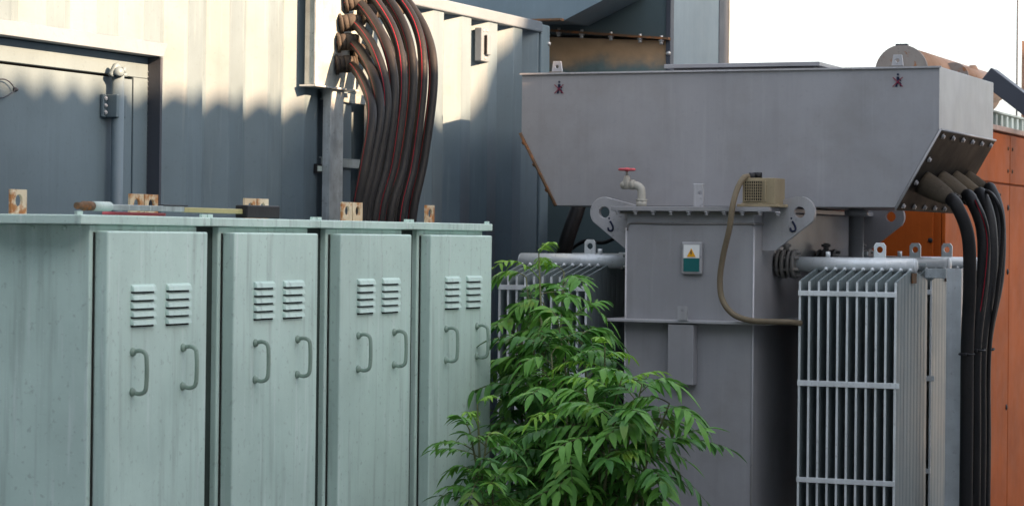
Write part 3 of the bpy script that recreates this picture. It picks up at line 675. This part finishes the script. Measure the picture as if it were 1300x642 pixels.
for k, (dx, c_) in enumerate(((1233, 'first'), (1262, 'second'))):
    P = [(1243, 262), (1254, 300), (1252, 350), (1242, 430), (1237, 560), (1235, 650)] if k == 0 else [(1262, 250), (1273, 290), (1266, 370), (1256, 440), (1254, 560), (1253, 650)]
    st = CP(.42, YT+.75+.2*k, .06)
    pts = [st]+[AY(a, b, 9.86+.12*k-.012*i) for i, (a, b) in enumerate(P)]; last = pts[-1]; pts.append(Vector((last.x, last.y, .02)))
    tm = MB().tube(crom(pts, 10), .0085, 16, stripe=(2, 10) if k == 0 else None)
    tm.build('thin_cable', ['rubber', 'redline'], label='thin red striped cable hanging between the thick black power cables' if k == 0 else 'thin plain black cable on the outer right side of the power cables', cat='cable', group='thin cables beside the power cables')
tie = thing('cable_tie', AY(1240, 444, 9.8), 'row of black ties binding the power cables beside the galvanised post', 'cable ties')
for a, b, yy in ((1224, 449, 9.76), (1238, 444, 9.82), (1250, 443, 9.97)):
    c = AY(a+3, b, yy); rg = [Vector((c.x+.029*math.cos(t), c.y+.029*math.sin(t), c.z+.002*math.sin(3*t))) for t in [i*2*math.pi/20 for i in range(21)]]
    MB().tube(rg, .004, 6).box(c.x-.006, c.x+.006, c.y-.040, c.y-.028, c.z-.006, c.z+.006).build('tie', 'black', tie)
# galvanised cable post beside radiators
yP = 9.92
post = thing('cable_post', (X_(1211, yP), yP, 0), 'wide galvanised steel post with a short top arm, between radiator and black cables', 'post')
zt_ = Z_(1211, 340.5, yP)
MB().box(X_(1202, yP), X_(1221, yP), yP, yP+.008, 0, zt_).box(X_(1221, yP)-.006, X_(1221, yP), yP+.0085, yP+.07, 0, zt_).build('upright', 'alu', post, bevel=.001)
MB().box(X_(1174, yP-.01), X_(1201.5, yP), yP-.002, yP+.03, Z_(1190, 353, yP), Z_(1190, 341, yP)).build('arm', 'galv', post, bevel=.002)
MB().box(X_(1193, yP+.8), X_(1219, yP+.7), yP+.06, yP+.07, zt_+.012, zt_+.018).build('top_strip', 'galv', post)
# ------------------------------------------------------------------ orange switchgear
YO = 11.2
xo = X_(1195, YO, 400); zo = AX(1262, 163.5, xo).z
og = thing('orange_switchgear', (xo-.6, YO+1.8, 0), 'tall orange switchgear cubicles with flat bolted doors behind the black cables', 'switchgear')
MB().box(xo-1.1, xo-.006, YO+.0, YO+3.6, .05, zo-.012).build('housing', 'orange', og, bevel=.004)
MB().box(xo-1.12, xo+.02, YO-.02, YO+3.62, zo-.008, zo+.018).build('top_lip', 'orangelip', og, bevel=.003)
ys_ = AX(1279, 200, xo).y
pitch = ys_-YO-.0
zsm = AX(1265, 233, xo).z
for k in range(5):
    a = YO+.004+k*pitch; b_ = a+pitch-.010
    if b_ > YO+3.6: break
    pu = MB().box(xo-.004, xo+.014, a, b_, zsm+.005, zo-.022).build('upper_panel', 'orange', og, bevel=.004)
    pl = MB().box(xo-.004, xo+.014, a, b_, .1, zsm-.005).build('door', 'orange', og, bevel=.004)
    for (dy_, zz_) in ((.05, zo-.09), (pitch-.06, zo-.09), (.05, zsm+.07), (pitch-.06, zsm+.07)):
        MB().dome((xo+.014, a+dy_, zz_), (1, 0, 0), .011, .006).build('panel_screw', 'brownrust', pu)
    for zz_ in (zsm-.45, zsm-.12, .7):
        MB().dome((xo+.014, a+pitch-.05, zz_), (1, 0, 0), .016, .008).build('door_lock', 'black', pl)
ox = X_(1188, YO, 300)
MB().box(xo-.55, ox-.01, YO-.014, YO-.001, .1, zo-.03).box(xo-1.08, xo-.56, YO-.014, YO-.001, .1, zo-.03).build('end_panel', 'orange', og, bevel=.003)
p = AY(1181, 305, YO-.015); MB().dome(p, (0, -1, 0), .012, .008).dome(AY(1148, 262, YO-.015), (0, -1, 0), .012, .008).build('end_screw', 'black', og)
# ------------------------------------------------------------------ things on top, right
yc = 12.6
a = AX(1262, 141, xo-.25); 
cb = thing('ribbed_cooler', (xo-.35, 12.6, zo+.02), 'pale green ribbed tray standing on the orange switchgear roof', 'tray')
MB().box(xo-.5, xo-.12, YO+.3, YO+3.4, zo+.0185, zo+.105).build('tray_body', 'palegreen', cb, bevel=.004)
for k in range(22):
    y_ = YO+.34+k*.14
    MB().box(xo-.1195, xo-.085, y_, y_+.05, zo+.03, zo+.10).build('rib', 'palegreen', cb, bevel=.003)
MB().box(xo-.55, xo-.08, YO+.28, YO+3.42, zo+.106, zo+.115).build('rim', 'palegreen', cb)
MB().box(xo-.95, xo-.52, YO+.9, YO+2.6, zo+.019, zo+.235).build('vent_cowl', 'black', label='black low box standing behind the pale green ribbed tray', cat='cowl', bevel=.01)
q0 = AY(1251, 95, 12.7); q1 = AY(1312, 142, 12.7); d = (q1-q0).normalized(); nn = Vector((-d.z, 0, d.x))*.047
if nn.z < 0: nn = -nn
q1 = q1+d*.35
pl = MB(); vs = []
for yy in (0, .16):
    for p_ in (q0-nn, q1-nn, q1+nn, q0+nn): vs.append(p_+Vector((0, yy, 0)))
pl.add(vs, [(0, 1, 2, 3), (7, 6, 5, 4), (0, 4, 5, 1), (1, 5, 6, 2), (2, 6, 7, 3), (3, 7, 4, 0)])
pl.build('steel_beam', 'darksteel', label='dark steel beam sloping down to the right above the orange switchgear', cat='beam', bevel=.003)
# silencer
ym = 12.0; mc = AY(1144, 91, ym); mr = .128
ml = AX(1243, 100, mc.x).y
mu = thing('exhaust_silencer', (mc.x, ym, mc.z-.2), 'rust brown round exhaust silencer lying behind the right end of the cable box', 'silencer')
MB().cyl((mc.x, ym+.02, mc.z), (mc.x, ml, mc.z), mr, 40).build('drum', 'muffler', mu)
MB().cyl((mc.x, ym, mc.z), (mc.x, ym+.0195, mc.z), mr+.006, 40).build('end_plate', 'mufflerend', mu)
MB().cyl((mc.x, ym-.03, mc.z), (mc.x, ym-.0005, mc.z), .03, 16).build('inlet', 'mufflerend', mu)
MB().box(mc.x-.03, mc.x+.03, ym-.0, ym+.03, mc.z+mr+.003, mc.z+mr+.011).build('strap', 'darksteel', mu)
sc2 = AY(1211, 99, 12.6)
MB().cyl((sc2.x, 12.6, sc2.z), (sc2.x, 13.6, sc2.z), .075, 28).build('side_pipe', 'muffler', mu)
MB().cyl((sc2.x, 12.585, sc2.z), (sc2.x, 12.5995, sc2.z), .080, 28).dome((sc2.x+.02, 12.585, sc2.z+.02), (0, -1, 0), .012, .01).build('side_pipe_end', 'mufflerend', mu)
tp = AY(1235, 90, 13.2)
MB().tube([(tp.x, 13.2, tp.z-.12), (tp.x, 13.2, tp.z-.02), (tp.x, 13.2, tp.z), (tp.x, 13.2, tp.z+.03)], .035, 14, rf=lambda q: 1 if q < .7 else .5).build('outlet_tip', 'muffler', mu)
MB().box(mc.x-.1, mc.x+.1, ym+.4, ym+.5, 1.9, mc.z-mr+.01).box(mc.x-.1, mc.x+.1, ym+1.4, ym+1.5, 1.9, mc.z-mr+.01).box(mc.x-.1, mc.x+.35, ym+.1, ym+2.2, 1.86, 1.898).build('cradle', 'darksteel', mu)
pp = AY(1291, 100, 16.); MB().cyl((pp.x, 16, 0), (pp.x, 16, 6), .006, 8).build('hanging_wire', 'darksteel', label='thin upright wire against the white sky at the right', cat='wire')
pp = AY(1303, 100, 15.); MB().box(pp.x-.03, pp.x+.03, 15, 15.06, 0, Z_(1300, 52, 15)).box(pp.x-.05, pp.x+.05, 14.98, 15.08, 0, .03).build('rusty_post', 'muffler', label='rust brown post end at the far right edge of the photo', cat='post')
# ------------------------------------------------------------------ generator housing behind
YG = 11.35
gh = thing('generator_housing', (-4.4, YG+.9, 0), 'blue grey generator enclosure with bolts and an ochre stained strip, behind the cable box', 'generator housing')
def gx(px, py=60): return X_(px, YG, py)
def gz(px, py): return Z_(px, py, YG)
x0 = gx(704); x1 = gx(846); x2 = gx(852)
yE1 = AX(913, 60, x2).y; yE2 = AX(926, 60, x2).y; YD = yE2
MB().box(x0-.7, x2-.02, YG+.02, YD-.05, .1, gz(760, 100)-.002).build('enclosure_base', 'housingdark', gh)
fl_l, fl_r = gz(702, 38), gz(846, 49)
def slab(p0, p1, p2, p3, ya, yb, name, mat):
    MB().add([(p[0], ya, p[1]) for p in (p0, p1, p2, p3)]+[(p[0], yb, p[1]) for p in (p0, p1, p2, p3)],
             [(0, 1, 2, 3), (7, 6, 5, 4), (0, 4, 5, 1), (1, 5, 6, 2), (2, 6, 7, 3), (3, 7, 4, 0)]).build(name, mat, gh)
slab((x0-.5, gz(760, 101)), (x1, gz(760, 101)), (x1, fl_r-.012), (x0-.5, fl_l-.012), YG, YD-.06, 'stained_panel', 'tan')
gt = 3.3
slab((x0-.5, fl_l+.003), (x1, fl_r+.003), (x1, gt), (x0-.5, gt), YG, YD-.06, 'upper_panel', 'housingdark')
slab((x0-.03, fl_l-.010), (x2, fl_r-.010), (x2, fl_r+.001), (x0-.03, fl_l+.001), YG-.045, YG-.002, 'flange', 'brownrust')
for px in (712, 741, 778, 815, 842):
    t = (px-702)/144; x_ = gx(px); z_ = fl_l+(fl_r-fl_l)*t
    MB().hexbolt((x_, YG-.028, z_-.011), (0, 0, -1), .010, .022).cyl((x_, YG-.028, z_-.01), (x_, YG-.028, z_+.010), .008, 8).build('flange_bolt', 'bolt', gh)
MB().box(x1+.001, x2, YG-.012, YG+.04, .1, gt).build('corner_angle', 'darksteel', gh, bevel=.002)
MB().dome(AY(848.5, 68, YG-.013), (0, -1, 0), .012, .009).build('angle_bolt', 'bolt', gh)
MB().box(x2-.015, x2-.003, YG+.041, yE1-.001, .5, gt).build('side_panel', 'housing', gh)
MB().box(x2-.05, x2, yE1, YD, .5, gt).build('end_angle', 'darksteel', gh, bevel=.003)
MB().box(x2+.0005, x2+.005, YD-.02, YD-.006, .5, gt).build('end_angle_lip', 'galvdirty', gh)
# sloping hood over the container corner
yh = YG-.35
def hpnt(px, py, y=yh): return AY(px, py, y)
hood = MB(); k = [hpnt(570, -12), hpnt(790, -12), hpnt(768, 0), hpnt(716, 26), hpnt(692, 24.5), hpnt(590, 4)]
k2 = [(p_.x, p_.z) for p_ in k]
hood.prism([(k2[1][0]-.0, k2[1][1]+.4), (k2[1][0], k2[1][1]), k2[3], k2[4], (k2[0][0]-.2, k2[4][1]+.0), (k2[0][0]-.2, k2[1][1]+.4)], 'y', yh, yh+.33)
ho = hood.build('intake_hood', 'housing', gh)
MB().box(k2[4][0]-.12, k2[3][0]-.0, yh-.05, yh+.0-.001, k2[3][1]-.004, k2[3][1]+.006).build('hood_lip', 'brownrust', gh)
# leaning pipe and wire behind the left radiators
MB().tube(crom([AY(738, 250, 10.9), AY(730, 275, 10.85), AY(718, 312, 10.8), AY(708, 360, 10.8), AY(700, 460, 10.8), AY(698, 560, 10.8), Vector((X_(697, 10.8), 10.8, 0))], 8), .036, 16).build('drain_hose', 'rubber', label='fat black hose slanting down behind the left radiator under the cable box', cat='hose')
MB().tube(crom([AY(722, 318, 10.9), AY(742, 306, 10.9), AY(765, 308, 10.9), AY(790, 300, 10.9), AY(830, 300, 10.9)], 8), .009, 8).build('loose_wire', 'rubber', label='thin black wire looping from the fat hose to the tank', cat='wire')
# ------------------------------------------------------------------ shrubs
def leaflet(mb, base, d, up, L, W, droop, mi, fold=.35):
    side = d.cross(up)
    if side.length < 1e-3: side = Vector((1, 0, 0))
    side.normalize(); nrm = side.cross(d).normalized()
    st = [(0, .12), (.15, .62), (.38, 1.), (.62, .86), (.84, .46), (1., .0)]
    vs = []; wav = random.uniform(-.1, .1)
    for t, w in st:
        c = base+d*(L*t)-Vector((0, 0, 1))*(droop*L*t*t)+side*(wav*L*t*t)
        e = side*(W*.5*w); hh = nrm*(W*.5*w*fold)
        vs += [c-e+hh, c, c+e+hh]
    fs = []
    for i in range(len(st)-1):
        a = 3*i; fs += [(a, a+1, a+4, a+3), (a+1, a+2, a+5, a+4)]
    mb.add(vs, fs, mi, True)
def frond(mb, base, d, L, mi, pairs=6, ls=.07, lw=.022, arch=.5):
    d = d.normalized(); n = 14; pts = []
    for i in range(n+1):
        t = i/n; pts.append(base+d*(L*t)-Vector((0, 0, 1))*(arch*L*t*t))
    mb.tube(pts, .0022, 5, 3 if mi != 2 else 2, rf=lambda q: 1-.6*q)
    rnd = random.uniform
    for k in range(pairs+1):
        t = .22+.78*k/pairs; i = min(n-1, int(t*n)); p = pts[i]+(pts[i+1]-pts[i])*(t*n-i); tg = (pts[i+1]-pts[i]).normalized()
        sd = tg.cross(Vector((0, 0, 1)))
        if sd.length < .05: sd = Vector((1, 0, 0))
        sd.normalize(); up = sd.cross(tg)
        if k == pairs:
            leaflet(mb, p, (tg+Vector((0, 0, -.1))).normalized(), up, ls*rnd(.95, 1.15), lw, .25, mi); continue
        q = 1-abs(t-.62)*.55
        for s_ in (-1, 1):
            dd_ = (sd*s_*rnd(.75, 1)+tg*rnd(.45, .75)+up*rnd(-.15, .18)).normalized()
            u2 = (up+sd*rnd(-.3, .3)+tg*rnd(-.3, .3)).normalized()
            leaflet(mb, p, dd_, u2, ls*q*rnd(.85, 1.15), lw*q*rnd(.85, 1.15), rnd(.15, .85), mi, rnd(.15, .5))
def shrub(name, label, base, stems, z):
    root = thing(name, base, label, 'shrub', 'green shrubs between cabinets and transformer')
    st = MB(); fo = MB()
    for (px, py, zc_, nf, young, spread, fl_) in stems:
        d = ray(px, py); tip = Vector((0, 0, CH))+d*zc_
        b0 = Vector(base)+Vector((random.uniform(-.12, .12), random.uniform(-.12, .12), 0))
        mid = b0.lerp(tip, .55)+Vector((random.uniform(-.05, .05), random.uniform(-.05, .05), .06))
        cr = crom([b0, b0.lerp(mid, .5)+Vector((0, 0, .03)), mid, mid.lerp(tip, .55)+Vector((0, 0, .02)), tip], 6)
        st.tube(cr, .009, 7, rf=lambda q: 1-.72*q)
        ga = random.uniform(0, 6)
        nf += 2
        for k in range(nf):
            t = 1-(k/nf)**1.1*.62; i = t*(len(cr)-1); j = min(len(cr)-2, int(i)); p = cr[j].lerp(cr[j+1], i-j)
            ga += 2.4; el = random.uniform(.15, .75) if k > 2 else random.uniform(.6, 1.2)
            dr = Vector((math.cos(ga), math.sin(ga), el))
            L = spread*random.uniform(.75, 1.15)*(1 if k > 1 else .62)
            mi = 2 if (k < (3 if young else 1)) else (1 if random.random() < .42 else 0)
            if not young and k < 2: mi = 1
            q = .62 if mi == 2 else 1
            frond(fo, p, dr, L, mi, pairs=random.choice((6, 7, 8)), ls=fl_*q*random.uniform(.9, 1.1), lw=fl_*.33*q, arch=random.uniform(.25, .75))
    st.build('stem', 'bark', root); fo.build('foliage', ['leaf', 'leafmid', 'leafnew', 'bark'], root)
    return root
stems = [
 (684, 322, 8.9, 9, 1, .26, .068), (668, 352, 9.0, 7, 0, .24, .07), (716, 345, 9.0, 8, 0, .25, .07), (690, 385, 8.8, 9, 0, .28, .075), (655, 395, 9.1, 8, 0, .26, .074),
 (708, 405, 8.5, 9, 0, .28, .075), (738, 425, 8.5, 9, 0, .26, .074), (768, 440, 8.2, 8, 1, .23, .068), (700, 450, 8.3, 9, 0, .28, .076), (655, 455, 9.0, 9, 0, .27, .074),
 (745, 480, 8.1, 9, 0, .28, .077), (790, 478, 7.9, 9, 1, .26, .072), (815, 488, 7.8, 9, 0, .31, .085), (850, 512, 7.8, 8, 0, .30, .085), (720, 520, 7.9, 10, 1, .27, .075), (780, 530, 7.7, 10, 0, .29, .08),
 (672, 520, 8.7, 10, 0, .28, .074), (690, 580, 8.3, 10, 0, .27, .073), (760, 590, 7.8, 10, 0, .28, .072), (820, 570, 7.7, 9, 0, .27, .076), (655, 580, 8.9, 10, 0, .26, .073), (730, 560, 8.0, 9, 0, .27, .072),
 (660, 425, 9.1, 8, 0, .26, .073), (700, 490, 8.4, 9, 0, .27, .073), (665, 490, 8.9, 9, 0, .27, .074), (720, 375, 8.8, 7, 0, .25, .072), (750, 510, 7.9, 9, 0, .29, .077), (690, 430, 8.6, 8, 0, .27, .073)]
bs = Vector((0, 0, CH))+ray(735, 600)*8.0
shrub('leafy_shrub', 'large green shrub with drooping feathered leaves in front of the transformer radiator', (bs.x, bs.y, 0), stems, 0)
bs2 = Vector((0, 0, CH))+ray(612, 640)*7.55
shrub('leafy_shrub', 'small green sprig reaching up in front of the farthest green cabinet door', (bs2.x, bs2.y, 0),
      [(606, 512, 7.6, 7, 1, .15, .05), (596, 545, 7.5, 7, 0, .16, .052), (618, 555, 7.5, 8, 0, .17, .052), (600, 600, 7.5, 8, 0, .18, .055), (625, 610, 7.5, 8, 0, .18, .055)], 0)
# ------------------------------------------------------------------ sun, neighbouring shed that throws the shade
AZ = math.radians(-8); EL = math.radians(24)          # azimuth from +x towards +y
sd = Vector((math.cos(AZ)*math.cos(EL), math.sin(AZ)*math.cos(EL), math.sin(EL)))
XO = .9
zs = AX(300, 124, A).z                                  # shade line on the container
def lift(z, x=XO, xw=A): return z+(x-xw)/math.cos(AZ)*math.tan(EL)
ze = lift(zs); dyo = (XO-A)*math.tan(AZ)
sh = thing('storage_shed', (XO+2, 9, 0), 'rendered storage shed with a corrugated sheet roof, right of the yard and outside the photo', 'shed')
MB().box(XO+.35, XO+4.2, -1.9, 15.2, 0, ze-.18).build('wall', 'shedwall', sh)
rm = MB(); N = 40*10; vs = []
W = .152
y = -2.1; pts = []
while y < 15.5: pts.append((y, .019*math.cos(2*math.pi*y/W))); y += W/10
for yy, dz in pts:
    vs += [(XO, yy, ze+dz), (XO+4.6, yy, ze-.9+dz), (XO, yy, ze+dz-.008), (XO+4.6, yy, ze-.9+dz-.008)]
fs = []
for i in range(len(pts)-1):
    a = 4*i; b_ = a+4; fs += [(a, b_, b_+1, a+1), (a+2, a+3, b_+3, b_+2), (a, a+2, b_+2, b_)]
rm.add(vs, fs); rm.build('roof', 'roof', sh)
MB().box(XO+.05, XO+.10, -2, 15.3, ze-.20, ze-.03).build('fascia', 'shedwall', sh)
# added blocker, outline shaped to cast the slanting shade edge on the container
xt_ = XO+2.6; bnd = [(560, 190), (578, 168), (594, 150), (608, 134), (616, 116), (619, 98), (627, 78), (639, 62), (651, 48), (662, 30), (670, -10)]
pts = []
for px, py in bnd:
    p = AX(px, py, A); pts.append((p.y+(xt_-A)*math.tan(AZ), lift(p.z, xt_)))
yr_ = 12.1+(xt_-A)*math.tan(AZ)
hp_ = thing('shadow_blocker', (xt_+.8, (pts[0][0]+yr_)/2, 0), 'pale steel light blocker added behind the storage shed roof, out of view', 'light blocker')
MB().prism([(pts[0][0], 0)]+pts+[(pts[-1][0]+.1, 7.2), (yr_, 7.2), (yr_, 0)], 'x', xt_, xt_+1.5).build('blocker_shell', 'tank', hp_)
MB().box(xt_-.05, xt_+1.55, pts[-1][0]+.05, yr_+.05, 7.2005, 7.3).build('blocker_lid', 'tank', hp_)
# warehouse added behind the camera to darken the sides that face it
wh = thing('blocker', (-3, -5, 0), 'dark clad warehouse added behind the camera to cut light, out of view', 'blocker')
MB().box(-14, 5, -9, -2.2, 0, 6.8).build('wall', 'housing', wh)
MB().box(-14.2, 5.2, -9.2, -2.0, 6.8005, 6.95).build('roof', 'roof', wh)
MB().box(-4.5, -1, -2.1995, -2.17, 0, 3.2).build('door', 'darksteel', wh)
L = bpy.data.lights.new('sun', 'SUN'); L.energy = 5.0; L.angle = math.radians(.8); L.color = (1.0, .63, .37)
lo = bpy.data.objects.new('sun', L); COL.objects.link(lo)
lo.rotation_euler = (-sd).to_track_quat('-Z', 'Y').to_euler(); lo.location = (10, 0, 12)
w = bpy.data.worlds.new('World'); S.world = w; w.use_nodes = True; nt = w.node_tree
bg = nt.nodes['Background']; sk = nt.nodes.new('ShaderNodeTexSky'); sk.sky_type = 'NISHITA'; sk.sun_disc = False
sk.sun_elevation = EL; sk.sun_rotation = math.pi/2-AZ; sk.air_density = 1.0; sk.dust_density = 3.5; sk.ozone_density = 1.0
# thin bright cloud veil over the blue
tcw = nt.nodes.new('ShaderNodeTexCoord'); nz = nt.nodes.new('ShaderNodeTexNoise'); nz.inputs['Scale'].default_value = 1.6; nz.inputs['Detail'].default_value = 6
nt.links.new(tcw.outputs['Generated'], nz.inputs['Vector'])
mr_ = nt.nodes.new('ShaderNodeMapRange'); mr_.inputs['From Min'].default_value = .3; mr_.inputs['From Max'].default_value = .7; mr_.inputs['To Min'].default_value = .25; mr_.inputs['To Max'].default_value = .5
nt.links.new(nz.outputs['Fac'], mr_.inputs['Value'])
mx_ = nt.nodes.new('ShaderNodeMix'); mx_.data_type = 'RGBA'; nt.links.new(mr_.outputs[0], mx_.inputs['Factor'])
nt.links.new(sk.outputs[0], mx_.inputs[6]); mx_.inputs[7].default_value = (5.5, 5.5, 5.5, 1)
nt.links.new(mx_.outputs[2], bg.inputs['Color']); bg.inputs['Strength'].default_value = .08
S.view_settings.view_transform = 'Standard'; S.view_settings.look = 'None'; S.view_settings.gamma = 1
S.view_settings.exposure = 2.38
for o in list(bpy.data.objects):
    if '_o' in o: del o['_o']
